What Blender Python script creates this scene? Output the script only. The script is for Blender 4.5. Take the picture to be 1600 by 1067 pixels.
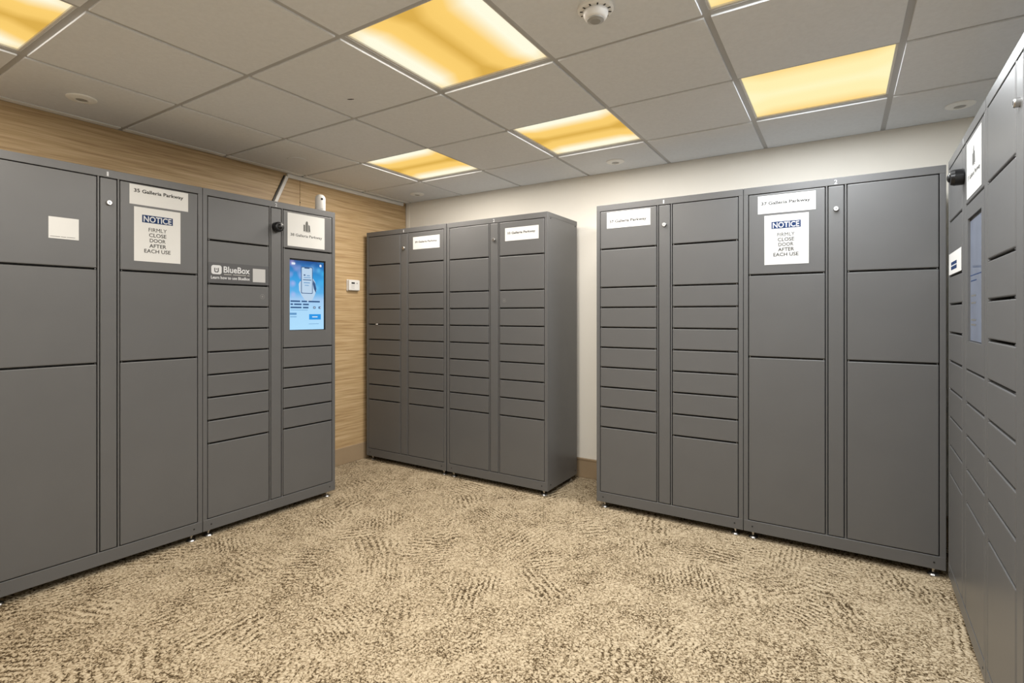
import bpy, bmesh, math, random
from mathutils import Vector, Matrix

random.seed(7)
scene = bpy.context.scene
C = scene.collection
for o in list(bpy.data.objects):
    bpy.data.objects.remove(o, do_unlink=True)

# ------------------------------------------------------------------ camera
CAM_Z = 1.258
F_PX, CX, CY, YAW = 822.09, 786.3, 492.0, 0.5699
cam_data = bpy.data.cameras.new('camera')
cam = bpy.data.objects.new('camera', cam_data)
C.objects.link(cam)
cam.location = (0, 0, CAM_Z)
cam.rotation_euler = (math.pi / 2, 0, YAW)
cam_data.sensor_width = 36.0
cam_data.lens = 36.0 * F_PX / 1600.0
cam_data.shift_x = (800.0 - CX) / 1600.0
cam_data.shift_y = -(533.5 - CY) / 1600.0
cam_data.clip_start = 0.02
scene.camera = cam

# ------------------------------------------------------------------ world, exposure
world = bpy.data.worlds.new('world')
scene.world = world
world.use_nodes = True
world.node_tree.nodes['Background'].inputs[0].default_value = (1.0, 0.96, 0.9, 1)
world.node_tree.nodes['Background'].inputs[1].default_value = 0.02
scene.view_settings.view_transform = 'Standard'
scene.view_settings.look = 'None'
scene.view_settings.exposure = 0.0
scene.view_settings.gamma = 1.0
scene.view_settings.use_curve_mapping = False

LIGHT_WATTS = 17.0                     # each ceiling fixture
WARM = (1.0, 0.94, 0.86)
NEUTRAL = (1.0, 0.97, 0.93)
COOL = (0.92, 0.96, 1.0)

# ------------------------------------------------------------------ room numbers (metres)
CEIL = 2.332
XW, XE = -3.529, 0.96                  # wood wall, right wall
YB, YS = 3.771, -1.30                  # cream back wall, wall behind the camera
GX, GY, T = -1.622, 1.366, 0.6096      # ceiling grid origin and module
FOOT = 0.041                           # levelling feet under the lockers

# ------------------------------------------------------------------ materials
def new_mat(name):
    m = bpy.data.materials.new(name)
    m.use_nodes = True
    nt = m.node_tree
    return m, nt, nt.nodes['Principled BSDF']

def mat(name, col, rough=0.5, metal=0.0, spec=0.5, var=0.0, vscale=20, bump=0.0, bscale=400, emit=None, es=0.0):
    m, nt, b = new_mat(name)
    b.inputs['Base Color'].default_value = (*col, 1)
    b.inputs['Roughness'].default_value = rough
    b.inputs['Metallic'].default_value = metal
    b.inputs['Specular IOR Level'].default_value = spec
    tc = nt.nodes.new('ShaderNodeTexCoord')
    if var:
        n = nt.nodes.new('ShaderNodeTexNoise'); n.inputs['Scale'].default_value = vscale; n.inputs['Detail'].default_value = 4
        nt.links.new(tc.outputs['Object'], n.inputs['Vector'])
        r = nt.nodes.new('ShaderNodeValToRGB')
        r.color_ramp.elements[0].position = 0.3; r.color_ramp.elements[1].position = 0.7
        r.color_ramp.elements[0].color = (*[c * (1 - var) for c in col], 1)
        r.color_ramp.elements[1].color = (*[min(1, c * (1 + var)) for c in col], 1)
        nt.links.new(n.outputs['Fac'], r.inputs['Fac'])
        nt.links.new(r.outputs['Color'], b.inputs['Base Color'])
    if bump:
        n2 = nt.nodes.new('ShaderNodeTexNoise'); n2.inputs['Scale'].default_value = bscale; n2.inputs['Detail'].default_value = 3
        nt.links.new(tc.outputs['Object'], n2.inputs['Vector'])
        bp = nt.nodes.new('ShaderNodeBump'); bp.inputs['Strength'].default_value = bump; bp.inputs['Distance'].default_value = 0.002
        nt.links.new(n2.outputs['Fac'], bp.inputs['Height'])
        nt.links.new(bp.outputs['Normal'], b.inputs['Normal'])
    if emit:
        b.inputs['Emission Color'].default_value = (*emit, 1)
        b.inputs['Emission Strength'].default_value = es
    return m

def math_node(nt, op, a, b=None):
    n = nt.nodes.new('ShaderNodeMath'); n.operation = op
    for k, x in enumerate((a, b)):
        if x is None: continue
        if isinstance(x, (int, float)): n.inputs[k].default_value = x
        else: nt.links.new(x, n.inputs[k])
    return n.outputs[0]

def carpet_material():
    m, nt, b = new_mat('patterned_carpet')
    L = nt.links
    tc = nt.nodes.new('ShaderNodeTexCoord')
    # warp so that the leaf-shaped patches have soft, curved outlines
    wn = nt.nodes.new('ShaderNodeTexNoise'); wn.inputs['Scale'].default_value = 2.6; wn.inputs['Detail'].default_value = 2
    L.new(tc.outputs['Object'], wn.inputs['Vector'])
    off = nt.nodes.new('ShaderNodeVectorMath'); off.operation = 'MULTIPLY_ADD'
    L.new(wn.outputs['Color'], off.inputs[0]); off.inputs[1].default_value = (0.45, 0.45, 0); L.new(tc.outputs['Object'], off.inputs[2])
    vo = nt.nodes.new('ShaderNodeTexVoronoi'); vo.inputs['Scale'].default_value = 4.2; vo.voronoi_dimensions = '2D'
    L.new(off.outputs[0], vo.inputs['Vector'])
    sep = nt.nodes.new('ShaderNodeSeparateColor'); L.new(vo.outputs['Color'], sep.inputs[0])
    ang = math_node(nt, 'MULTIPLY', sep.outputs[0], 6.283)
    rot = nt.nodes.new('ShaderNodeVectorRotate'); rot.rotation_type = 'Z_AXIS'
    L.new(tc.outputs['Object'], rot.inputs['Vector']); L.new(ang, rot.inputs['Angle'])
    wv = nt.nodes.new('ShaderNodeTexWave'); wv.inputs['Scale'].default_value = 9.0
    wv.inputs['Distortion'].default_value = 4.5; wv.inputs['Detail'].default_value = 2; wv.inputs['Detail Scale'].default_value = 2.5
    scl = nt.nodes.new('ShaderNodeVectorMath'); scl.operation = 'SCALE'
    ps = nt.nodes.new('ShaderNodeMapRange'); ps.inputs[3].default_value = 0.8; ps.inputs[4].default_value = 1.7
    L.new(sep.outputs[2], ps.inputs[0])
    L.new(rot.outputs[0], scl.inputs[0]); L.new(ps.outputs[0], scl.inputs['Scale'])
    L.new(scl.outputs[0], wv.inputs['Vector'])
    fade = nt.nodes.new('ShaderNodeMapRange'); fade.inputs[1].default_value = 0.25; fade.inputs[2].default_value = 0.62
    fade.inputs[3].default_value = 1.0; fade.inputs[4].default_value = 0.35
    L.new(vo.outputs['Distance'], fade.inputs[0])
    amp = nt.nodes.new('ShaderNodeMapRange'); amp.inputs[1].default_value = 0.15; amp.inputs[2].default_value = 0.75
    amp.inputs[3].default_value = 0.0; amp.inputs[4].default_value = 0.175
    L.new(sep.outputs[1], amp.inputs[0])
    stripes = math_node(nt, 'MULTIPLY', math_node(nt, 'MULTIPLY', math_node(nt, 'SUBTRACT', wv.outputs['Fac'], 0.5), amp.outputs[0]), fade.outputs[0])
    # loops of the pile: worm-like flecks
    fl = nt.nodes.new('ShaderNodeTexNoise'); fl.inputs['Scale'].default_value = 62; fl.inputs['Detail'].default_value = 1.5
    fl.inputs['Roughness'].default_value = 0.6; fl.inputs['Distortion'].default_value = 0.4
    L.new(tc.outputs['Object'], fl.inputs['Vector'])
    md = nt.nodes.new('ShaderNodeTexNoise'); md.inputs['Scale'].default_value = 7; md.inputs['Detail'].default_value = 3
    L.new(tc.outputs['Object'], md.inputs['Vector'])
    mid = math_node(nt, 'MULTIPLY', math_node(nt, 'SUBTRACT', md.outputs['Fac'], 0.5), 0.22)
    ridge = math_node(nt, 'MINIMUM', math_node(nt, 'MULTIPLY', math_node(nt, 'ABSOLUTE', math_node(nt, 'SUBTRACT', fl.outputs['Fac'], 0.5)), 1.7), 0.24)
    f2 = nt.nodes.new('ShaderNodeTexNoise'); f2.inputs['Scale'].default_value = 150; f2.inputs['Detail'].default_value = 1
    L.new(tc.outputs['Object'], f2.inputs['Vector'])
    fine = math_node(nt, 'MULTIPLY', math_node(nt, 'SUBTRACT', f2.outputs['Fac'], 0.5), 0.38)
    val = math_node(nt, 'ADD', math_node(nt, 'ADD', math_node(nt, 'ADD', math_node(nt, 'ADD', ridge, 0.385), fine), stripes), mid)
    rp = nt.nodes.new('ShaderNodeValToRGB')
    e = rp.color_ramp.elements
    e[0].position = 0.35; e[0].color = (0.058, 0.039, 0.020, 1)
    e[1].position = 0.68; e[1].color = (0.55, 0.455, 0.320, 1)
    k = rp.color_ramp.elements.new(0.41); k.color = (0.165, 0.118, 0.067, 1)
    k = rp.color_ramp.elements.new(0.47); k.color = (0.355, 0.280, 0.180, 1)
    k = rp.color_ramp.elements.new(0.55); k.color = (0.445, 0.360, 0.242, 1)
    L.new(val, rp.inputs['Fac'])
    L.new(rp.outputs['Color'], b.inputs['Base Color'])
    b.inputs['Roughness'].default_value = 0.95
    b.inputs['Specular IOR Level'].default_value = 0.1
    bp = nt.nodes.new('ShaderNodeBump'); bp.inputs['Strength'].default_value = 0.9; bp.inputs['Distance'].default_value = 0.006
    L.new(val, bp.inputs['Height']); L.new(bp.outputs['Normal'], b.inputs['Normal'])
    return m

def wood_material():
    m, nt, b = new_mat('horizontal_grain_laminate')
    L = nt.links
    tc = nt.nodes.new('ShaderNodeTexCoord')
    def grain(sy, sz, det):
        mp = nt.nodes.new('ShaderNodeMapping'); mp.inputs['Scale'].default_value = (1, sy, sz)
        L.new(tc.outputs['Object'], mp.inputs['Vector'])
        n = nt.nodes.new('ShaderNodeTexNoise'); n.inputs['Scale'].default_value = 1; n.inputs['Detail'].default_value = det
        n.inputs['Roughness'].default_value = 0.65
        L.new(mp.outputs[0], n.inputs['Vector'])
        return n.outputs['Fac']
    a = grain(1.6, 60, 3); c = grain(4.5, 210, 2)
    v = math_node(nt, 'ADD', math_node(nt, 'MULTIPLY', a, 0.65), math_node(nt, 'MULTIPLY', c, 0.35))
    rp = nt.nodes.new('ShaderNodeValToRGB')
    e = rp.color_ramp.elements
    e[0].position = 0.34; e[0].color = (0.345, 0.215, 0.100, 1)
    e[1].position = 0.66; e[1].color = (0.68, 0.51, 0.305, 1)
    k = rp.color_ramp.elements.new(0.5); k.color = (0.53, 0.370, 0.195, 1)
    L.new(v, rp.inputs['Fac']); L.new(rp.outputs['Color'], b.inputs['Base Color'])
    b.inputs['Roughness'].default_value = 0.45
    bp = nt.nodes.new('ShaderNodeBump'); bp.inputs['Strength'].default_value = 0.15; bp.inputs['Distance'].default_value = 0.001
    L.new(v, bp.inputs['Height']); L.new(bp.outputs['Normal'], b.inputs['Normal'])
    return m

def lens_material(name, along_x, bright, mid, dark, tube=0.235):
    """diffuser of a two-tube fixture: the lamp itself, brightest where the tubes sit behind it"""
    m = bpy.data.materials.new(name); m.use_nodes = True
    nt = m.node_tree; nt.nodes.clear()
    out = nt.nodes.new('ShaderNodeOutputMaterial')
    em = nt.nodes.new('ShaderNodeEmission'); nt.links.new(em.outputs[0], out.inputs[0])
    tc = nt.nodes.new('ShaderNodeTexCoord')
    sp = nt.nodes.new('ShaderNodeSeparateXYZ'); nt.links.new(tc.outputs['Object'], sp.inputs[0])
    cross = sp.outputs['Y'] if along_x else sp.outputs['X']
    along = sp.outputs['X'] if along_x else sp.outputs['Y']
    ac = math_node(nt, 'ABSOLUTE', cross)
    g0 = math_node(nt, 'MINIMUM', math_node(nt, 'DIVIDE', ac, tube), 1.0)
    outer = nt.nodes.new('ShaderNodeMapRange'); outer.inputs[1].default_value = tube + 0.02; outer.inputs[2].default_value = 0.31
    outer.inputs[3].default_value = 0.0; outer.inputs[4].default_value = 0.16
    nt.links.new(ac, outer.inputs[0])
    g = math_node(nt, 'SUBTRACT', g0, outer.outputs[0])
    endf = nt.nodes.new('ShaderNodeMapRange'); endf.inputs[1].default_value = 0.20; endf.inputs[2].default_value = 0.31
    endf.inputs[3].default_value = 0.0; endf.inputs[4].default_value = 0.22
    nt.links.new(math_node(nt, 'ABSOLUTE', along), endf.inputs[0])
    v = math_node(nt, 'SUBTRACT', g, endf.outputs[0])
    rp = nt.nodes.new('ShaderNodeValToRGB'); rp.color_ramp.interpolation = 'LINEAR'
    e = rp.color_ramp.elements
    e[0].position = 0.0; e[0].color = (*dark, 1)
    e[1].position = 0.96; e[1].color = (*bright, 1)
    k = rp.color_ramp.elements.new(0.26); k.color = (*[0.12 * d_ + 0.88 * m_ for d_, m_ in zip(dark, mid)], 1)
    k = rp.color_ramp.elements.new(0.56); k.color = (*mid, 1)
    k = rp.color_ramp.elements.new(0.76); k.color = (*[0.55 * m_ + 0.45 * b_ for m_, b_ in zip(mid, bright)], 1)
    nt.links.new(v, rp.inputs['Fac']); nt.links.new(rp.outputs['Color'], em.inputs['Color'])
    em.inputs['Strength'].default_value = 1.0
    return m

def screen_material(name, strength):
    m, nt, b = new_mat(name)
    L = nt.links
    tc = nt.nodes.new('ShaderNodeTexCoord')
    sp = nt.nodes.new('ShaderNodeSeparateXYZ'); L.new(tc.outputs['Generated'], sp.inputs[0])
    rp = nt.nodes.new('ShaderNodeValToRGB'); e = rp.color_ramp.elements
    e[0].position = 0.0; e[0].color = (0.42, 0.72, 0.96, 1)
    e[1].position = 1.0; e[1].color = (0.005, 0.06, 0.25, 1)
    for p, c in ((0.30, (0.40, 0.68, 0.93)), (0.44, (0.36, 0.58, 0.85)), (0.54, (0.10, 0.42, 0.78)), (0.72, (0.03, 0.33, 0.72)), (0.92, (0.012, 0.16, 0.46))):
        k = rp.color_ramp.elements.new(p); k.color = (*c, 1)
    L.new(sp.outputs['Z'], rp.inputs['Fac'])
    vo = nt.nodes.new('ShaderNodeTexVoronoi'); vo.inputs['Scale'].default_value = 17; vo.feature = 'SMOOTH_F1'
    L.new(tc.outputs['Object'], vo.inputs['Vector'])
    sm = nt.nodes.new('ShaderNodeMapRange'); sm.inputs[1].default_value = 0.12; sm.inputs[2].default_value = 0.42; sm.inputs[3].default_value = 0.45; sm.inputs[4].default_value = 0.0
    L.new(vo.outputs['Distance'], sm.inputs[0])
    zz = nt.nodes.new('ShaderNodeMapRange'); zz.inputs[1].default_value = 0.42; zz.inputs[2].default_value = 0.55
    L.new(sp.outputs['Z'], zz.inputs[0])
    xx = nt.nodes.new('ShaderNodeValToRGB'); xx.color_ramp.elements[0].color = (0.75, 0.50, 0.85, 1); xx.color_ramp.elements[1].color = (0.05, 0.62, 0.95, 1)
    L.new(sp.outputs['X'], xx.inputs['Fac'])
    mx = nt.nodes.new('ShaderNodeMix'); mx.data_type = 'RGBA'
    L.new(math_node(nt, 'MULTIPLY', sm.outputs[0], zz.outputs[0]), mx.inputs['Factor'])
    L.new(rp.outputs['Color'], mx.inputs['A']); L.new(xx.outputs['Color'], mx.inputs['B'])
    b.inputs['Base Color'].default_value = (0.01, 0.012, 0.02, 1)
    b.inputs['Roughness'].default_value = 0.12
    L.new(mx.outputs['Result'], b.inputs['Emission Color'])
    b.inputs['Emission Strength'].default_value = strength
    return m

M = {
    'metal': mat('dark_grey_powder_coat', (0.112, 0.112, 0.113), 0.37, 0.0, 0.5, var=0.03, vscale=5, bump=0.06, bscale=500),
    'chrome': mat('chrome', (0.52, 0.51, 0.50), 0.30, 1.0),
    'dark': mat('dark_hole', (0.012, 0.012, 0.012), 0.6),
    'black': mat('black_plastic', (0.008, 0.008, 0.009), 0.30, 0, 0.4),
    'white_plastic': mat('white_plastic', (0.80, 0.79, 0.77), 0.35),
    'grey_plastic': mat('grey_plastic', (0.36, 0.35, 0.33), 0.5),
    'paper': mat('white_paper', (0.665, 0.665, 0.65), 0.75, 0, 0.25, var=0.012, vscale=9),
    'emblem_grey': mat('faint_grey_print', (0.205, 0.20, 0.195), 0.5),
    'patch': mat('pale_grey_patch', (0.46, 0.46, 0.46), 0.6),
    'ink': mat('dark_grey_ink', (0.022, 0.022, 0.022), 0.9, 0, 0.2),
    'ink_light': mat('mid_grey_ink', (0.14, 0.14, 0.135), 0.8, 0, 0.2),
    'navy': mat('navy_ink', (0.014, 0.036, 0.110), 0.8, 0, 0.2),
    'white_ink': mat('white_ink', (0.62, 0.63, 0.65), 0.7, 0, 0.2),
    'sticker_grey': mat('charcoal_sticker', (0.072, 0.072, 0.075), 0.45),
    'cream': mat('cream_wall_vinyl', (0.91, 0.875, 0.80), 0.75, 0, 0.25, var=0.01, vscale=3, bump=0.12, bscale=180),
    'base': mat('tan_vinyl_baseboard', (0.36, 0.265, 0.165), 0.6, var=0.04, vscale=8),
    'tile': mat('mineral_fibre_tile', (0.765, 0.785, 0.815), 0.95, 0, 0.1, var=0.025, vscale=60, bump=0.25, bscale=260),
    'tbar': mat('painted_grid_bar', (0.47, 0.468, 0.465), 0.5),
    'void': mat('ceiling_void', (0.10, 0.10, 0.10), 0.9),
    'frame_white': mat('white_enamel', (0.72, 0.70, 0.67), 0.4),
    'escutcheon': mat('white_escutcheon', (0.90, 0.90, 0.88), 0.4),
    'raceway': mat('white_raceway', (0.82, 0.81, 0.78), 0.4),
    'carpet': carpet_material(),
    'wood': wood_material(),
    'screen_on': screen_material('lit_screen', 1.0),
    'screen_dim': mat('dim_screen', (0.10, 0.12, 0.17), 0.08, 0, 0.7, var=0.25, vscale=7, emit=(0.34, 0.39, 0.50), es=0.20),
    'scr_white': mat('screen_white', (0, 0, 0), 0.3, emit=(0.78, 0.86, 0.95), es=0.95),
    'scr_pale': mat('screen_pale', (0, 0, 0), 0.3, emit=(0.52, 0.68, 0.85), es=0.95),
    'scr_dark': mat('screen_dark_blue', (0, 0, 0), 0.3, emit=(0.03, 0.09, 0.22), es=1.0),
    'scr_blue': mat('screen_blue', (0, 0, 0), 0.3, emit=(0.02, 0.30, 0.78), es=1.0),
    'scr_mid': mat('screen_mid_blue', (0, 0, 0), 0.3, emit=(0.12, 0.30, 0.55), es=1.0),
}
L_BRIGHT, L_MID, L_DARK = (1.0, 0.98, 0.76), (0.98, 0.64, 0.17), (0.72, 0.43, 0.08)
M['lens_x'] = lens_material('yellow_lens_across', True, L_BRIGHT, L_MID, L_DARK)
M['lens_y'] = lens_material('yellow_lens_along', False, L_BRIGHT, L_MID, L_DARK)
M['lens_pale'] = lens_material('pale_yellow_lens', True, (1.0, 0.70, 0.26), (1.0, 0.88, 0.45), (1.0, 0.93, 0.54), tube=0.285)

# ------------------------------------------------------------------ mesh helpers
def bev_box(bm, x0, x1, y0, y1, z0, z1, w=0.0, seg=1):
    t = bmesh.new()
    r = bmesh.ops.create_cube(t, size=1.0)
    for v in r['verts']:
        v.co = Vector(((x0 + x1) / 2 + v.co.x * (x1 - x0), (y0 + y1) / 2 + v.co.y * (y1 - y0), (z0 + z1) / 2 + v.co.z * (z1 - z0)))
    if w:
        bmesh.ops.bevel(t, geom=list(t.edges), offset=w, segments=seg, profile=0.5, affect='EDGES')
    me = bpy.data.meshes.new('tmp'); t.to_mesh(me); t.free()
    bm.from_mesh(me); bpy.data.meshes.remove(me)

def lathe(bm, prof, axis='Z', c=(0, 0, 0), seg=28, cap=True):
    """prof: (radius, height) pairs from one end to the other"""
    rings = []
    def pt(r, h, a):
        x, y = r * math.cos(a), r * math.sin(a)
        if axis == 'Z': p = (x, y, h)
        elif axis == 'Y': p = (x, h, y)
        else: p = (h, x, y)
        return Vector(p) + Vector(c)
    for r, h in prof:
        rings.append([bm.verts.new(pt(r, h, 2 * math.pi * k / seg)) for k in range(seg)])
    for a, b in zip(rings, rings[1:]):
        for k in range(seg):
            bm.faces.new((a[k], a[(k + 1) % seg], b[(k + 1) % seg], b[k]))
    if cap:
        bm.faces.new(rings[0][::-1]); bm.faces.new(rings[-1])
    bmesh.ops.recalc_face_normals(bm, faces=bm.faces)

def mesh(name, bm, smooth=False):
    me = bpy.data.meshes.new(name)
    bm.to_mesh(me); bm.free()
    if smooth:
        for p in me.polygons: p.use_smooth = True
    return me

def obj(name, me, material, parent=None, loc=(0, 0, 0), smooth=False):
    if isinstance(me, bmesh.types.BMesh):
        me = mesh(name, me, smooth)
    if material is not None and not me.materials:
        me.materials.append(material)
    o = bpy.data.objects.new(name, me)
    C.objects.link(o)
    o.location = loc
    if parent is not None: o.parent = parent
    return o

def box(name, x0, x1, y0, y1, z0, z1, material, parent=None, w=0.0, seg=1):
    """box whose object origin sits at its own centre"""
    c = Vector(((x0 + x1) / 2, (y0 + y1) / 2, (z0 + z1) / 2))
    bm = bmesh.new()
    bev_box(bm, x0 - c.x, x1 - c.x, y0 - c.y, y1 - c.y, z0 - c.z, z1 - c.z, w, seg)
    return obj(name, bm, material, parent, c)

def thing(name, label, cat, loc=(0, 0, 0), rotz=0.0, group=None):
    o = bpy.data.objects.new(name, None)
    C.objects.link(o)
    o.empty_display_size = 0.1
    o.location = loc; o.rotation_euler = (0, 0, rotz)
    tag(o, label, cat, group)
    return o

def tag(o, label, cat, group=None):
    o['label'] = label; o['category'] = cat
    if group: o['group'] = group
    return o

def struct(o, label=None, cat=None):
    o['kind'] = 'structure'
    if label: o['label'] = label
    if cat: o['category'] = cat
    return o

def text(name, s, x0, x1, z0, z1, y, material, parent, bold=0.0, keep=False):
    """flat lettering on the local XZ plane, fitted to a rectangle, facing -Y"""
    cu = bpy.data.curves.new(name, 'FONT')
    cu.body = s
    cu.offset = bold
    cu.resolution_u = 3
    tmp = bpy.data.objects.new('tmp', cu)
    C.objects.link(tmp)
    dg = bpy.context.evaluated_depsgraph_get()
    me = bpy.data.meshes.new_from_object(tmp.evaluated_get(dg))
    bpy.data.objects.remove(tmp, do_unlink=True); bpy.data.curves.remove(cu)
    xs = [v.co.x for v in me.vertices]; ys = [v.co.y for v in me.vertices]
    ax, bx, ay, by = min(xs), max(xs), min(ys), max(ys)
    sx = (x1 - x0) / (bx - ax); sz = (z1 - z0) / (by - ay)
    if keep: sx = sz = min(sx, sz)
    cx, cz = (x0 + x1) / 2, (z0 + z1) / 2
    for v in me.vertices:
        v.co = Vector(((v.co.x - (ax + bx) / 2) * sx, 0, (v.co.y - (ay + by) / 2) * sz))
    me.materials.clear()
    me.name = name
    return obj(name, me, material, parent, (cx, y, cz))

def flat(name, pts, y, material, parent):
    """thin flat print on the XZ plane"""
    bm = bmesh.new()
    cx = sum(p[0] for p in pts) / len(pts); cz = sum(p[1] for p in pts) / len(pts)
    f = bm.faces.new([bm.verts.new((p[0] - cx, 0, p[1] - cz)) for p in pts])
    f.normal_update()
    if f.normal.y > 0: bmesh.ops.reverse_faces(bm, faces=[f])
    return obj(name, bm, material, parent, (cx, y, cz))

def rect(x0, x1, z0, z1): return [(x0, z0), (x1, z0), (x1, z1), (x0, z1)]

def rrect(x0, x1, z0, z1, r, n=5):
    p = []
    for cx, cz, a0 in ((x1 - r, z0 + r, -90), (x1 - r, z1 - r, 0), (x0 + r, z1 - r, 90), (x0 + r, z0 + r, 180)):
        for k in range(n + 1):
            a = math.radians(a0 + 90 * k / n)
            p.append((cx + r * math.cos(a), cz + r * math.sin(a)))
    return p

# ------------------------------------------------------------------ room shell
fl = box('floor', XW - 0.1, XE + 0.1, YS - 0.1, YB + 0.1, -0.10, 0.0, M['carpet'])
struct(fl, 'beige carpet with brown flecks and leaf-like striped patches', 'carpet')
wn = box('wall_back', XW - 0.1, XE + 0.1, YB, YB + 0.1, 0, CEIL + 0.2, M['cream']); struct(wn, 'cream textured wall behind the free-standing lockers', 'wall')
we = box('wall_right', XE, XE + 0.1, YS, YB, 0, CEIL + 0.2, M['cream']); struct(we, 'cream wall behind the lockers at the right edge', 'wall')
ws = box('wall_front', XW - 0.1, XE + 0.1, YS - 0.1, YS, 0, CEIL + 0.2, M['cream']); struct(ws, 'cream wall behind the viewpoint', 'wall')
ww = box('wall_left', XW - 0.1, XW - 0.012, YS, YB, 0, CEIL + 0.2, M['black']); struct(ww, 'wall clad in wood-grain panels with horizontal grain', 'wall')
JOINT = 2.585
ys = [YS, JOINT - 2.44, JOINT, YB - 0.006]
ys = sorted(set(y for y in ys if y >= YS))
for y0, y1 in zip(ys, ys[1:]):
    box('wood_panel', XW - 0.012, XW, y0 + 0.0012, y1 - 0.0012, 0.02, CEIL + 0.02, M['wood'], None, 0.0008).parent = ww
for o in C.objects:
    if o.name.startswith('wood_panel'):
        o.matrix_parent_inverse = Matrix.Translation(ww.location).inverted()
lathe_bm = bmesh.new(); lathe(lathe_bm, [(0.004, 0), (0.004, 0.003)], 'X', seg=10)
sc = obj('screw_cap', lathe_bm, M['dark'], ww, (XW, JOINT, 2.13)); sc.matrix_parent_inverse = Matrix.Translation(ww.location).inverted()

def cove(bm, x0, x1, y0, y1, h):           # vinyl base with a small ledge on top
    bev_box(bm, x0, x1, y0, y1, 0, h, 0.003, 1)
bm = bmesh.new(); cove(bm, XW, XW + 0.010, YS, YB, 0.142); struct(obj('baseboard_left', bm, M['base']), 'tan vinyl baseboard along the wood-panelled wall', 'baseboard')
bm = bmesh.new(); cove(bm, XW + 0.010, XE, YB - 0.010, YB, 0.142)
bev_box(bm, XW + 0.010, XE, YB - 0.014, YB, 0.136, 0.150, 0.002)
struct(obj('baseboard_back', bm, M['base']), 'tan vinyl baseboard along the cream back wall', 'baseboard')
bm = bmesh.new(); bev_box(bm, XW + 0.006, XW + 0.046, YB - 0.006, YB, 0.15, CEIL, 0.002)
struct(obj('trim_1', bm, M['cream']), 'narrow cream corner strip where panelled wall meets back wall', 'trim')

# ------------------------------------------------------------------ ceiling: slab, grid bars, tiles
cl = box('ceiling', XW - 0.1, XE + 0.1, YS - 0.1, YB + 0.1, CEIL + 0.14, CEIL + 0.24, M['void'])
struct(cl, 'suspended ceiling of square off-white tiles in a grid', 'ceiling')
inv = Matrix.Translation(cl.location).inverted()
def ceil_child(o):
    o.parent = cl; o.matrix_parent_inverse = inv; return o
FIX = {(0, 0): ('lens_y', WARM), (-2, 2): ('lens_x', WARM), (0, 2): ('lens_x', NEUTRAL), (2, 2): ('lens_pale', COOL),
       (2, 0): ('lens_pale', COOL), (-2, -2): ('lens_y', WARM), (0, -2): ('lens_y', NEUTRAL), (2, -2): ('lens_pale', COOL)}
BAR = 0.024
def grid_lines(lo, hi, g0):
    k = math.ceil((lo - g0) / T + 1e-6); out = []
    while g0 + k * T < hi - 1e-6:
        out.append((k, g0 + k * T)); k += 1
    return out
gx = grid_lines(XW + 0.02, XE - 0.02, GX); gy = grid_lines(YS + 0.02, YB - 0.02, GY)
for k, x in gx: ceil_child(box('grid_bar', x - BAR / 2, x + BAR / 2, YS, YB, CEIL, CEIL + 0.004, M['tbar']))
xe = [XW] + [x for k, x in gx] + [XE]
for k, y in gy:
    for a, b in zip(xe, xe[1:]):
        ceil_child(box('grid_bar', a + BAR / 2, b - BAR / 2, y - BAR / 2, y + BAR / 2, CEIL, CEIL + 0.004, M['tbar']))
for n, a in (('x0', (XW, XW + 0.02, YS, YB)), ('x1', (XE - 0.02, XE, YS, YB)), ('y0', (XW + 0.02, XE - 0.02, YB - 0.02, YB)), ('y1', (XW + 0.02, XE - 0.02, YS, YS + 0.02))):
    ceil_child(box('wall_angle', *a, CEIL - 0.001, CEIL + 0.003, M['tbar']))
tile_cache = {}
PROUD = 0.007
def tile(a, b, c, d):
    w, h = round(b - a, 4), round(d - c, 4)
    if w < 0.02 or h < 0.02: return None
    if (w, h) not in tile_cache:
        bm = bmesh.new()
        bev_box(bm, -w / 2, w / 2, -h / 2, h / 2, -PROUD, 0.014, 0.0014, 1)
        me = mesh('ceiling_tile', bm); me.materials.append(M['escutcheon' if w < 0.09 else 'tile']); tile_cache[(w, h)] = me
    o = obj('ceiling_tile', tile_cache[(w, h)], None, None, ((a + b) / 2, (c + d) / 2, CEIL))
    return ceil_child(o)
xs = [(None, XW + 0.012)] + gx + [(None, XE - 0.012)]
ysl = [(None, YS + 0.012)] + gy + [(None, YB - 0.012)]
gap = BAR / 2
TILES = {}
for (ka, a), (kb, b) in zip(xs, xs[1:]):
    for (kc, c), (kd, d) in zip(ysl, ysl[1:]):
        key = (ka if ka is not None else (kb - 1), kc if kc is not None else (kd - 1))
        if key in FIX and ka is not None and kc is not None: continue
        TILES[key] = tile(a + gap, b - gap, c + gap, d - gap)
# short torn slit in one tile
bm = bmesh.new()
for (x, y, r) in ((0, 0, 0.006), ):
    lathe(bm, [(0.0045, 0.0), (0.0065, 0.0012)], 'Z', seg=10)
for v in bm.verts: v.co.x *= 3.2
slit = obj('torn_slit', bm, M['dark'], TILES[(-1, 0)], (-2.041 - TILES[(-1, 0)].location.x, 1.785 - TILES[(-1, 0)].location.y, -PROUD - 0.0008))
slit.rotation_euler.z = 0.5

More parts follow.
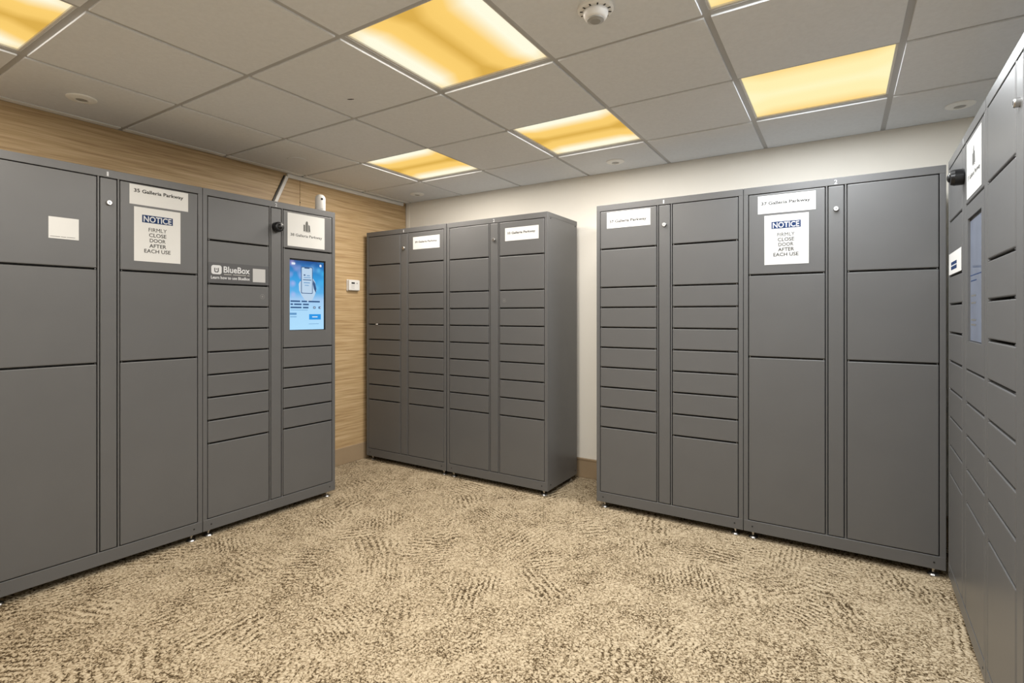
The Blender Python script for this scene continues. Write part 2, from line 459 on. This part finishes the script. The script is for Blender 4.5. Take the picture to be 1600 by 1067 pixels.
# ------------------------------------------------------------------ ceiling fixtures
FIX_LABEL = {(0, 0): 'largest glowing yellow ceiling light panel, nearest the smoke detector', (-2, 2): 'yellow ceiling light panel closest to the wood wall, leftmost of the far row',
             (0, 2): 'yellow ceiling light panel in the middle of the far row', (2, 2): 'pale yellow ceiling light panel on the right of the far row',
             (2, 0): 'pale yellow ceiling light panel cut off by the top edge right of the smoke detector', (-2, -2): 'bright ceiling light panel in the top left corner',
             (0, -2): 'yellow ceiling light panel overhead, out of view on the left', (2, -2): 'pale ceiling light panel overhead, out of view on the right'}
POWER = {(0, 0): 1.0, (2, 0): 1.35, (-2, 2): 1.15, (0, 2): 1.0, (2, 2): 1.08, (-2, -2): 0.75, (0, -2): 0.9, (2, -2): 1.1}   # output tuned per fixture to balance brightness across the room
def fixture(key, lens, colour):
    i, j = key
    cx, cy = GX + (i + 0.5) * T, GY + (j + 0.5) * T
    r = thing('ceiling_light', FIX_LABEL[key], 'ceiling light', (cx, cy, CEIL), 0, 'ceiling light panels')
    h = T / 2 - 0.006
    bm = bmesh.new()
    for a in ((-h, h, -h, -h + 0.014), (-h, h, h - 0.014, h), (-h, -h + 0.014, -h + 0.014, h - 0.014), (h - 0.014, h, -h + 0.014, h - 0.014)):
        bev_box(bm, *a, 0.003, 0.020, 0.001)
    obj('frame', bm, M['frame_white'], r)
    bm = bmesh.new(); bev_box(bm, -h, h, -h, h, 0.020, 0.11)
    obj('housing', bm, M['frame_white'], r)
    k = h - 0.013
    bm = bmesh.new(); bev_box(bm, -k, k, -k, k, 0.010, 0.0145)
    obj('lens', bm, M[lens], r)
    ld = bpy.data.lights.new('fixture_light', 'AREA')
    ld.shape = 'SQUARE'; ld.size = 0.54; ld.energy = LIGHT_WATTS * POWER[key]; ld.color = colour
    lo = bpy.data.objects.new('fixture_light', ld); C.objects.link(lo)
    lo.parent = r; lo.location = (0, 0, 0.002)
for key, (lens, colour) in FIX.items():
    fixture(key, lens, colour)

# round escutcheons, all centred on a tile
def disc(i, j, label, faint=False):
    cx, cy = GX + (i + 0.5) * T, GY + (j + 0.5) * T
    z = CEIL - PROUD
    r = thing('ceiling_escutcheon', label, 'sprinkler cover', (cx, cy, z), 0, 'round covers in the ceiling tiles')
    bm = bmesh.new()
    R = 0.062
    if faint:
        lathe(bm, [(R, 0.0), (R - 0.002, -0.003), (0.012, -0.0035)], 'Z', seg=36)
        obj('plate', bm, M['tile'], r, smooth=False)
    else:
        lathe(bm, [(R, 0.0), (R, -0.003), (R - 0.004, -0.006), (0.032, -0.011), (0.026, -0.011), (0.024, -0.004)], 'Z', seg=36)
        obj('plate', bm, M['escutcheon'], r)
        bm = bmesh.new(); lathe(bm, [(0.024, -0.0042), (0.022, -0.009), (0.010, -0.0105)], 'Z', seg=24)
        obj('grille', bm, M['grey_plastic'], r)
disc(-3, -1, 'round white ceiling cover above the large locker, nearest the top left light')
disc(-3, 1, 'faint flush round cover in the ceiling tile above the slanted white raceway', True)
disc(-3, 3, 'round white ceiling cover near the corner of wood wall and cream wall')
disc(0, 3, 'round white ceiling cover between the middle light panel and the cream wall')
disc(3, 3, 'round white ceiling cover in the right corner above the right-hand lockers')

# smoke detector
sd = thing('smoke_detector', 'round white smoke detector hanging from the ceiling at the top edge', 'smoke detector', (-0.716, 1.712, CEIL - PROUD))
bm = bmesh.new(); lathe(bm, [(0.062, 0), (0.062, -0.010), (0.055, -0.014), (0.044, -0.014)], 'Z', seg=40); obj('base', bm, M['white_plastic'], sd)
bm = bmesh.new(); lathe(bm, [(0.044, -0.013), (0.0435, -0.024), (0.038, -0.036), (0.031, -0.041)], 'Z', seg=40); obj('chamber', bm, M['white_plastic'], sd, smooth=True)
bm = bmesh.new(); lathe(bm, [(0.030, -0.0405), (0.029, -0.045), (0.018, -0.049)], 'Z', seg=40); obj('grille', bm, M['grey_plastic'], sd)
for k in range(12):
    a = 2 * math.pi * k / 12
    bm = bmesh.new(); bev_box(bm, -0.0025, 0.0025, -0.005, 0.005, -0.001, 0.001)
    s = obj('vent_slot', bm, M['dark'], sd, (0.0495 * math.cos(a), 0.0495 * math.sin(a), -0.0141)); s.rotation_euler.z = a + math.pi / 2

# ------------------------------------------------------------------ parcel lockers
W, H = 0.884, 1.930
STILE, DW = 0.027, 0.366
COL1, COL2 = STILE, W - STILE - DW
STRIP = (0.408, 0.476)
DB, DT = 0.066, 1.888                      # bottom and top of the door field
SMALL = [DB, 0.488, 0.618, 0.748, 0.877, 1.006, 1.136, 1.265, 1.394, 1.643, DT]
BIG = [DB, 0.982, 1.440, DT]
SCREEN = [DB, 0.488, 0.618, 0.748, 0.877, 1.006, 1.643, DT]
GAPH = 0.009
door_cache, body_cache = {}, {}
def door_mesh(w, h, name='door'):
    k = (round(w, 4), round(h, 4), name)
    if k not in door_cache:
        bm = bmesh.new(); bev_box(bm, -w / 2, w / 2, 0.0, 0.020, -h / 2, h / 2, 0.0034, 2)
        me = mesh(name, bm); me.materials.append(M['metal']); door_cache[k] = me
    return door_cache[k]

def body_mesh(depth, raised):
    k = (depth, raised)
    if k in body_cache: return body_cache[k]
    bm = bmesh.new()
    b = 0.0012
    bev_box(bm, 0.004, W - 0.004, 0.055, depth, 0.001, H - 0.001)                  # core behind the doors
    bev_box(bm, 0, 0.0235, 0.0, depth, 0, H, b)                                    # sides with front stiles
    bev_box(bm, W - 0.0235, W, 0.0, depth, 0, H, b)
    bev_box(bm, 0.0006, W - 0.0006, -0.0006, depth - 0.0006, DT + 0.004, H + 0.0006, b)                          # top rail
    bev_box(bm, 0.0006, W - 0.0006, -0.0006, 0.06, -0.0006, DB - 0.004, b)                           # bottom rail
    for x in (0.3968, 0.4802):
        bev_box(bm, x, x + 0.007, 0.0005, 0.06, DB - 0.004, DT + 0.004, 0.001)
    if raised:                                                                     # folded edges of the side sheet
        bev_box(bm, W - 0.001, W + 0.0012, 0.002, 0.022, 0, H, 0.0005)
        bev_box(bm, W - 0.001, W + 0.0012, 0.022, depth, H - 0.030, H, 0.0005)
    me = mesh('body', bm); me.materials.append(M['metal']); body_cache[k] = me
    return me

def build_shared():
    d = {}
    bm = bmesh.new()
    lathe(bm, [(0.023, 0.0), (0.024, 0.003), (0.019, 0.009), (0.008, 0.013), (0.0055, 0.015), (0.0055, FOOT + 0.006)], 'Z', seg=18)
    lathe(bm, [(0.0105, 0.026), (0.0105, 0.033)], 'Z', seg=6)
    d['foot'] = mesh('foot', bm); d['foot'].materials.append(M['chrome'])
    bm = bmesh.new(); lathe(bm, [(0.0044, 0.0), (0.0044, -0.0012)], 'Y', seg=10); d['screw'] = mesh('screw', bm); d['screw'].materials.append(M['dark'])
    bm = bmesh.new(); lathe(bm, [(0.0044, 0.0), (0.0044, 0.0020)], 'X', seg=10); d['screwx'] = mesh('screw', bm); d['screwx'].materials.append(M['dark'])
    bm = bmesh.new(); lathe(bm, [(0.0125, 0.0), (0.0125, -0.010), (0.0105, -0.013), (0.0035, -0.013)], 'Y', seg=20); d['lock'] = mesh('lock', bm); d['lock'].materials.append(M['chrome'])
    bm = bmesh.new(); bev_box(bm, -0.0012, 0.0012, -0.0138, -0.0128, -0.005, 0.005); d['keyhole'] = mesh('keyhole', bm); d['keyhole'].materials.append(M['dark'])
    bm = bmesh.new()
    lathe(bm, [(0.0020, 0.004), (0.0020, -0.0025)], 'Y', seg=8)
    d['pin'] = mesh('pivot_pin', bm); d['pin'].materials.append(M['chrome'])
    return d
SH = build_shared()

def locker(label, loc, rotz, left, right, numeral, depth=0.48, raised=False, lock=True, screen=None, webcam=False):
    r = thing('parcel_locker', label, 'locker', loc, rotz, 'grey steel parcel lockers')
    obj('body', body_mesh(depth, raised), None, r)
    doors = {}
    for ci, (x, seams) in enumerate(((COL1, left), (COL2, right))):
        for k, (a, b) in enumerate(zip(seams, seams[1:])):
            z0 = a + (GAPH / 2 if k else 0); z1 = b - (GAPH / 2 if k < len(seams) - 2 else 0)
            if seams is SCREEN and (a, b) == (1.006, 1.643):
                sx0, sx1, sz0, sz1 = screen['rect']
                bm = bmesh.new()
                for q in ((x, sx0, z0, z1), (sx1, x + DW, z0, z1), (sx0, sx1, z0, sz0), (sx0, sx1, sz1, z1)):
                    bev_box(bm, q[0], q[1], 0.0, 0.020, q[2], q[3], 0.0)
                obj('screen_panel', bm, M['metal'], r)
                continue
            doors[(ci, k)] = obj('door', door_mesh(DW, z1 - z0), None, r, (x + DW / 2, 0, (z0 + z1) / 2))
            if k:
                for px in (0.006, DW - 0.006):      # pivot pins showing at the ends of each seam
                    obj('pivot_pin', SH['pin'], None, doors[(ci, k)], (px - DW / 2, 0.003, -(z1 - z0) / 2 - 0.0045))
    sp = obj('service_panel', door_mesh(STRIP[1] - STRIP[0], DT - DB, 'service_panel'), None, r, ((STRIP[0] + STRIP[1]) / 2, 0.0, (DB + DT) / 2))
    zc = 1.768 - (DB + DT) / 2
    if lock:
        obj('lock', SH['lock'], None, sp, (0, 0, zc)); obj('keyhole', SH['keyhole'], None, sp, (0, 0, zc))
    if webcam:
        bm = bmesh.new()
        lathe(bm, [(0.030, 0.0), (0.032, -0.004), (0.032, -0.030), (0.028, -0.042), (0.020, -0.044)], 'Y', seg=30)
        obj('webcam', bm, M['black'], sp, (0, 0, zc))
        bm = bmesh.new(); lathe(bm, [(0.018, -0.043), (0.016, -0.048), (0.009, -0.052), (0.002, -0.053)], 'Y', seg=24)
        obj('webcam_lens', bm, M['black'], sp, (0, 0, zc), smooth=True)
        bm = bmesh.new(); bev_box(bm, -0.004, 0.016, -0.0465, -0.043, 0.012, 0.017, 0.0008)
        obj('webcam_mark', bm, M['white_plastic'], sp, (0, 0, zc))
    for x in (0.045, W - 0.045):
        for y in (0.035, depth - 0.04):
            obj('foot', SH['foot'], None, r, (x, y, -FOOT))
        obj('screw', SH['screw'], None, r, (x, -0.0005, 0.031))
    if raised:
        for y, z in ((0.045, H - 0.040), (depth - 0.03, H - 0.040), (0.045, 0.035), (depth - 0.03, 0.035)):
            obj('screw', SH['screwx'], None, r, (W, y, z))
    text('numeral', numeral, 0.4335, 0.4335 + (0.008 if numeral == '1' else 0.014), 1.898, 1.920, -0.0016, M['white_ink'], r, 0.01)
    if screen: build_screen(r, screen)
    return r, doors

def build_screen(r, s):
    x0, x1, z0, z1 = s['rect']
    t = obj('touchscreen', bpy.data.meshes.new('touchscreen'), None, r)
    bm = bmesh.new(); bev_box(bm, x0 - 0.004, x1 + 0.004, 0.0075, 0.03, z0 - 0.004, z1 + 0.004); bm.to_mesh(t.data); bm.free(); t.data.materials.append(M['black'])
    a0, a1, b0, b1 = x0 + 0.002, x1 - 0.010, z0 + 0.004, z1 - 0.010
    y = 0.0070
    w, h = a1 - a0, b1 - b0
    o = bmesh.new(); bev_box(o, a0, a1, y, y + 0.0004, b0, b1)
    obj('picture', o, M['screen_on' if s['on'] else 'screen_dim'], t)
    def X(u): return a0 + u * w
    def Z(v): return b1 - v * h
    def q(name, u0, u1, v0, v1, mm, lift=1, r_=0):
        pts = rect(X(u0), X(u1), Z(v1), Z(v0)) if not r_ else rrect(X(u0), X(u1), Z(v1), Z(v0), r_)
        flat(name, pts, y - 0.0003 * lift, M[mm], t)
    if s['on']:
        flat('hand_picture', [(X(u), Z(v)) for u, v in ((.26, .34), (.30, .30), (.66, .24), (.74, .30), (.78, .42), (.72, .50), (.66, .56), (.58, .60), (.44, .57), (.34, .50), (.27, .43))], y - 0.0003, M['scr_pale'], t)
        flat('sleeve_picture', [(X(u), Z(v)) for u, v in ((.68, .27), (.74, .32), (.775, .40), (.76, .46), (.70, .40), (.67, .33))], y - 0.0005, M['scr_dark'], t)
        q('phone_outline', .325, .665, .085, .475, 'scr_dark', 3, 0.008)
        q('phone_picture', .345, .645, .095, .465, 'scr_pale', 4, 0.006)
        q('phone_notch', .42, .57, .090, .110, 'scr_dark', 5)
        for u0, u1, v0, v1, mm in ((.40, .45, .195, .215, 'scr_dark'), (.49, .58, .205, .217, 'scr_mid'), (.38, .62, .268, .280, 'scr_dark'), (.40, .60, .235, .245, 'scr_mid'), (.40, .58, .31, .322, 'scr_mid'), (.43, .55, .35, .360, 'scr_mid')):
            q('phone_text', u0, u1, v0, v1, mm, 5)
        for words, v, mm in ((((.03, .30), (.34, .50), (.54, .88)), .578, 'scr_dark'), (((.03, .10), (.13, .34), (.38, .55)), .622, 'scr_dark'), (((.03, .34), (.38, .54)), .668, 'scr_dark'),
                             (((.03, .52),), .712, 'scr_mid')):
            for u0, u1 in words:
                q('text_line', u0, u1, v, v + (.022 if mm == 'scr_dark' else .006), mm, 2)
        q('icon', .68, .75, .66, .695, 'scr_dark', 2, 0.003); q('icon_hole', .70, .73, .67, .685, 'scr_white', 3)
        q('icon', .84, .91, .66, .695, 'scr_dark', 2, 0.003); q('icon_hole', .875, .905, .67, .685, 'scr_white', 3)
        q('tag_box', .01, .20, .755, .785, 'scr_mid', 2)
        q('text_line', .02, .20, .808, .818, 'scr_mid', 2)
        q('button', .56, .91, .775, .855, 'scr_blue', 2); q('button_text', .65, .81, .808, .822, 'scr_white', 3)
        q('text_line', .55, .85, .915, .921, 'scr_mid', 2)
        q('status_mark', .06, .16, .035, .065, 'scr_white', 2, 0.004); q('status_mark', .87, .93, .035, .07, 'scr_white', 2, 0.005)
    else:
        q('text_line', .06, .50, .50, .508, 'navy', 2); q('text_line', .02, .96, .455, .462, 'navy', 2)
        for v in (.62, .68, .82, .86): q('text_line', .08, .46, v, v + .014, 'ink_light', 2)

# placement: rows along the wood wall, in the corner, along the cream wall, and at the right edge
aL = math.radians(90 - 2.57)
dL = Vector((math.cos(aL), math.sin(aL), 0))
oL = Vector((-3.008, 1.579, FOOT)) - dL * 0.004
GAPU = 0.0025
aF = math.radians(-90 - 1.49)
dF = Vector((math.cos(aF), math.sin(aF), 0))
oF = Vector((0.426, 3.198, FOOT))
SCR = (0.535, 0.806, 1.116, 1.584)
LA, dLA = locker('large-door grey locker cut off by the left edge, carrying a white square sticker', oL - dL * (W + GAPU), aL, BIG, BIG, '1', depth=0.455)
LB, dLB = locker('grey locker with lit blue touchscreen, beside the wood-panelled wall', oL, aL, SMALL, SCREEN, '2', depth=0.455, raised=True, lock=False, webcam=True, screen={'rect': SCR, 'on': True})
yM, xM = 3.215, -2.586
MA, dMA = locker('dark grey small-door locker standing in the corner against the wood wall', (xM - W - 0.004, yM, FOOT), 0, SMALL, SMALL, '1')
MB_, dMB = locker('grey small-door locker in the middle, with its right side panel showing', (xM + 0.004, yM, FOOT), 0, SMALL, SMALL, '2', raised=True)
xR, yR = -0.462, 3.238
RA, dRA = locker('grey small-door locker left of the notice-bearing one on the cream wall', (xR - W - GAPU / 2, yR, FOOT), 0, SMALL, SMALL, '1')
RB, dRB = locker('large-door grey locker with paper notice, against the cream wall', (xR + GAPU / 2, yR, FOOT), 0, BIG, BIG, '2')
FA, dFA = locker('grey locker with dim bluish touchscreen, seen edge-on at the right', oF, aF, SMALL, SCREEN, '1', lock=False, webcam=True, screen={'rect': SCR, 'on': False})
FB, dFB = locker('nearest grey locker, cut off by the right edge', oF + dF * (W + GAPU), aF, SMALL, SMALL, '2')

# faint round emblems printed on two small doors
def emblem(door, x, z):
    bm = bmesh.new()
    lathe(bm, [(0.015, 0), (0.015, -0.0006), (0.0125, -0.0006), (0.0125, 0)], 'Y', seg=24, cap=False)
    lathe(bm, [(0.006, 0), (0.006, -0.0006)], 'Y', seg=12)
    obj('emblem', bm, M['emblem_grey'], door, (x, -0.0002, z))
emblem(dLB[(0, 7)], 0.350 - COL1 - DW / 2, 0.0)
emblem(dMB[(1, 7)], 0.529 - COL2 - DW / 2, -0.008)

# ------------------------------------------------------------------ papers and stickers on the lockers
SHEET_Y = -0.0010
def place(root, x, z):
    """world matrix of a point on a locker front (local x, z)"""
    a = root.rotation_euler.z
    p = Vector(root.location) + Vector((math.cos(a) * x - math.sin(a) * SHEET_Y, math.sin(a) * x + math.cos(a) * SHEET_Y, z))
    return p, a

def sheet(name, root, x0, x1, z0, z1, label, cat, material='paper', group=None, curl=0.0):
    p, a = place(root, (x0 + x1) / 2, (z0 + z1) / 2)
    r = thing(name, label, cat, p, a, group)
    w, h = x1 - x0, z1 - z0
    bm = bmesh.new()
    n = 10 if curl else 1
    fr, bk = [], []
    for k in range(n + 1):
        t = k / n
        y = -curl * max(0, (t - 0.55) / 0.45) ** 2
        x = -w / 2 + w * t
        fr.append([bm.verts.new((x, y - 0.0002, s * h / 2)) for s in (-1, 1)])
        bk.append([bm.verts.new((x, y + 0.0003, s * h / 2)) for s in (-1, 1)])
    for k in range(n):
        bm.faces.new((fr[k][0], fr[k + 1][0], fr[k + 1][1], fr[k][1]))
        bm.faces.new((bk[k][1], bk[k + 1][1], bk[k + 1][0], bk[k][0]))
        bm.faces.new((fr[k][1], fr[k + 1][1], bk[k + 1][1], bk[k][1]))
        bm.faces.new((bk[k][0], bk[k + 1][0], fr[k + 1][0], fr[k][0]))
    bm.faces.new((fr[0][0], fr[0][1], bk[0][1], bk[0][0])); bm.faces.new((bk[n][0], bk[n][1], fr[n][1], fr[n][0]))
    bmesh.ops.recalc_face_normals(bm, faces=bm.faces)
    obj('sheet', bm, M[material], r)
    return r, w, h
PR = -0.0006                                  # print sits just in front of the sheet

def name_plate(root, x0, x1, z0, z1, words, label, tx=(0.06, 0.91), tz=(0.40, 0.64), ink='ink'):
    r, w, h = sheet('name_sign', root, x0, x1, z0, z1, label, 'sign', group='white address signs')
    text('lettering', words, -w / 2 + w * tx[0], -w / 2 + w * tx[1], -h / 2 + h * tz[0], -h / 2 + h * tz[1], PR, M[ink], r, 0.020)
    return r

def notice(root, x0, x1, z0, z1, label):
    r, w, h = sheet('notice_sheet', root, x0, x1, z0, z1, label, 'notice', group='printed notices')
    U = lambda t: -w / 2 + w * t
    V = lambda t: h / 2 - h * t
    flat('notice_bar', rect(U(.165), U(.825), V(.275), V(.135)), PR, M['navy'], r)
    text('notice_heading', 'NOTICE', U(.195), U(.795), V(.262), V(.150), PR - 0.0003, M['white_ink'], r, 0.02)
    for k, (s, a, b) in enumerate((('FIRMLY', .30, .69), ('CLOSE', .31, .68), ('DOOR', .325, .665), ('AFTER', .315, .68), ('EACH USE', .21, .775))):
        v = .365 + .100 * k
        text('lettering', s, U(a), U(b), V(v + .070), V(v), PR, M['ink'], r, 0.0 if 'M' in s else 0.010)
    return r

def tower_sign(root, x0, x1, z0, z1, words, label, curl=0.0):
    r, w, h = sheet('building_sign', root, x0, x1, z0, z1, label, 'sign', group='signs with a tower emblem', curl=curl)
    U = lambda t: -w / 2 + w * t
    V = lambda t: h / 2 - h * t
    m_ = M['ink_light']
    flat('tower_emblem', [(U(u), V(v)) for u, v in ((.47, .50), (.47, .25), (.485, .20), (.51, .175), (.53, .21), (.535, .25), (.535, .50))], PR, m_, r)
    flat('tower_emblem', rect(U(.415), U(.46), V(.50), V(.30)), PR, m_, r)
    flat('tower_emblem', [(U(.545), V(.50)), (U(.60), V(.50)), (U(.585), V(.31)), (U(.545), V(.28))], PR, m_, r)
    flat('tower_emblem', [(U(.40), V(.515)), (U(.54), V(.505)), (U(.63), V(.535)), (U(.54), V(.52))], PR, m_, r)
    text('lettering', words, U(.075), U(.925), V(.715), V(.605), PR, M['ink'], r, 0.004)
    return r

name_plate(LA, .530, .808, 1.781, 1.882, '35 Galleria Parkway', 'white address sign above the notice on the left large-door locker', (.07, .91), (.56, .80))
notice(LA, .550, .769, 1.493, 1.770, 'white NOTICE sheet taped on the left large-door locker')
s, w, h = sheet('code_sticker', LA, .211, .323, 1.569, 1.668, 'small white square sticker at the far left on a large locker door', 'sticker')
for a, b in ((-.9, -.25), (-.2, .15), (.2, .75)):
    flat('fine_print', rect(a * w / 2, b * w / 2, -h * 0.415, -h * 0.395), PR, M['ink_light'], s)
tower_sign(LB, .519, .797, 1.662, 1.876, '38 Galleria Parkway', 'white tower-emblem sign above the lit touchscreen')
s, w, h = sheet('brand_sticker', LB, .028, .392, 1.3995, 1.517, 'charcoal sticker with white lettering on the locker beside the lit touchscreen', 'sticker', 'sticker_grey')
U = lambda t: -w / 2 + w * t
V = lambda t: h / 2 - h * t
flat('logo_tile', rrect(U(.045), U(.205), V(.57), V(.13), 0.013), PR, M['white_ink'], s)
flat('logo_letter', [(U(u), V(v)) for u, v in ((.090, .26), (.106, .26), (.106, .41), (.114, .435), (.136, .435), (.144, .41), (.144, .26), (.160, .26), (.160, .43), (.146, .485), (.104, .485), (.090, .43))], PR - 0.0003, M['sticker_grey'], s)
flat('logo_letter', rect(U(.119), U(.131), V(.36), V(.28)), PR - 0.0003, M['sticker_grey'], s)
text('brand_lettering', 'BlueBox', U(.235), U(.665), V(.475), V(.16), PR, M['white_ink'], s, 0.022)
for a, b in ((.24, .36), (.385, .60), (.62, .66)):
    flat('fine_print', rect(U(a), U(b), V(.575), V(.535)), PR, M['grey_plastic'], s)
text('lettering', 'Learn how to use BlueBox', U(.04), U(.665), V(.80), V(.65), PR, M['white_ink'], s, 0.02)
flat('blank_patch', rect(U(.715), U(.935), V(.86), V(.17)), PR, M['patch'], s)
name_plate(MA, .541, .820, 1.749, 1.850, '39 Galleria Parkway', 'white address sign on the corner locker beside the wood wall', (.08, .91), (.46, .66))
name_plate(MB_, .538, .815, 1.750, 1.844, '33 Galleria Parkway', 'white address sign on the middle locker with the visible side panel', (.07, .91), (.46, .68))
name_plate(RA, .072, .356, 1.776, 1.880, '37 Galleria Parkway', 'white address sign on the small-door locker by the cream wall', (.06, .91), (.28, .50))
name_plate(RB, .073, .351, 1.777, 1.876, '37 Galleria Parkway', 'white address sign above the notice on the right large-door locker', (.06, .91), (.42, .66))
notice(RB, .106, .319, 1.493, 1.765, 'white NOTICE sheet taped on the right large-door locker')
tower_sign(FA, .520, .815, 1.660, 1.872, '37 Galleria Parkway', 'white tower-emblem sign above the dim touchscreen')
s, w, h = sheet('label_sticker', FA, .028, .385, 1.3995, 1.495, 'white sticker with navy block beside the dim touchscreen', 'sticker')
flat('navy_block', rect(-w * .30, w * .16, -h * .30, h * .06), PR, M['navy'], s)
flat('white_stripe', rect(-w * .30, w * .16, -h * .14, -h * .09), PR - 0.0003, M['white_ink'], s)
name_plate(FB, .525, .803, 1.777, 1.876, '37 Galleria Parkway', 'white address sign on the nearest locker, cut by the right edge')

# tiny white tag caught in a door seam of the corner locker
p, a = place(MA, .127, 1.137)
bm = bmesh.new(); bev_box(bm, -0.010, 0.010, -0.006, 0.004, -0.004, 0.004, 0.002)
t = obj('seam_tag', bm, M['white_plastic'], None, p); tag(t, 'tiny white tag caught in a door seam of the corner locker', 'tag')

# ------------------------------------------------------------------ things on the wood wall and on the lockers
p = Vector(LB.location) + dL * 0.805 + Vector((-0.058, 0.003, H))
r = thing('security_sensor', 'white dome-topped wireless sensor standing on the touchscreen locker', 'sensor', p)
bm = bmesh.new()
pr = [(0.032, 0.0), (0.0345, 0.003), (0.0345, 0.090)] + [(0.0345 * math.cos(t), 0.090 + 0.030 * math.sin(t)) for t in [math.radians(q) for q in (15, 30, 45, 60, 75, 85)]]
lathe(bm, pr, 'Z', seg=36); obj('housing', bm, M['white_plastic'], r, smooth=True)
bm = bmesh.new(); lathe(bm, [(0.0075, 0.0), (0.0075, 0.004)], 'X', seg=18)
o = obj('lens', bm, M['black'], r, (0.0325 * math.cos(-0.35), 0.0325 * math.sin(-0.35), 0.083)); o.rotation_euler.z = -0.35
bm = bmesh.new(); bev_box(bm, 0, 0.002, -0.008, 0.008, -0.0012, 0.0012)
o = obj('logo_mark', bm, M['grey_plastic'], r, (0.0335 * math.cos(-0.35), 0.0335 * math.sin(-0.35), 0.016)); o.rotation_euler.z = -0.35

r = thing('thermostat', 'white wall thermostat on the wood panelling', 'thermostat', (XW, 3.102, 1.463))
bm = bmesh.new(); bev_box(bm, 0, 0.012, -0.064, 0.064, 0, 0.096, 0.004, 2); obj('back_plate', bm, M['white_plastic'], r)
bm = bmesh.new(); bev_box(bm, 0.010, 0.032, -0.060, 0.060, 0.003, 0.093, 0.007, 3); obj('cover', bm, M['white_plastic'], r)
bm = bmesh.new(); bev_box(bm, 0.0315, 0.0326, -0.034, 0.002, 0.060, 0.073); obj('display', bm, M['black'], r)
bm = bmesh.new(); lathe(bm, [(0.006, 0.0315), (0.005, 0.034)], 'X', seg=14); obj('button', bm, M['grey_plastic'], r, (0, 0.027, 0.066))
for k in range(3):
    bm = bmesh.new(); bev_box(bm, 0.0315, 0.0322, -0.036, 0.000, 0.022 + 0.012 * k, 0.0245 + 0.012 * k); obj('slot', bm, M['grey_plastic'], r)

r = thing('cable_raceway', 'white cable raceway under the ceiling with a slanted drop to the locker', 'raceway', (XW, 2.464, 2.05))
bm = bmesh.new(); bev_box(bm, 0, 0.020, 0.0, YB - 0.055 - 2.464, CEIL - 0.036 - 2.05, CEIL - 0.006 - 2.05, 0.003); obj('channel', bm, M['raceway'], r)
bm = bmesh.new(); bev_box(bm, 0, 0.020, -0.0125, 0.0125, -0.34, 0, 0.003)
o = obj('drop_channel', bm, M['raceway'], r, (0.0, -0.002, CEIL - 0.030 - 2.05)); o.rotation_euler.x = -math.atan2(0.102, 0.222)
bm = bmesh.new(); bev_box(bm, 0.001, 0.009, -0.0215, -0.0135, -0.34, 0, 0.002)  # thin black strip along the left edge of the slanted drop
o = obj('black_strip', bm, M['black'], r, (0.0, -0.002, CEIL - 0.030 - 2.05)); o.rotation_euler.x = -math.atan2(0.102, 0.222)
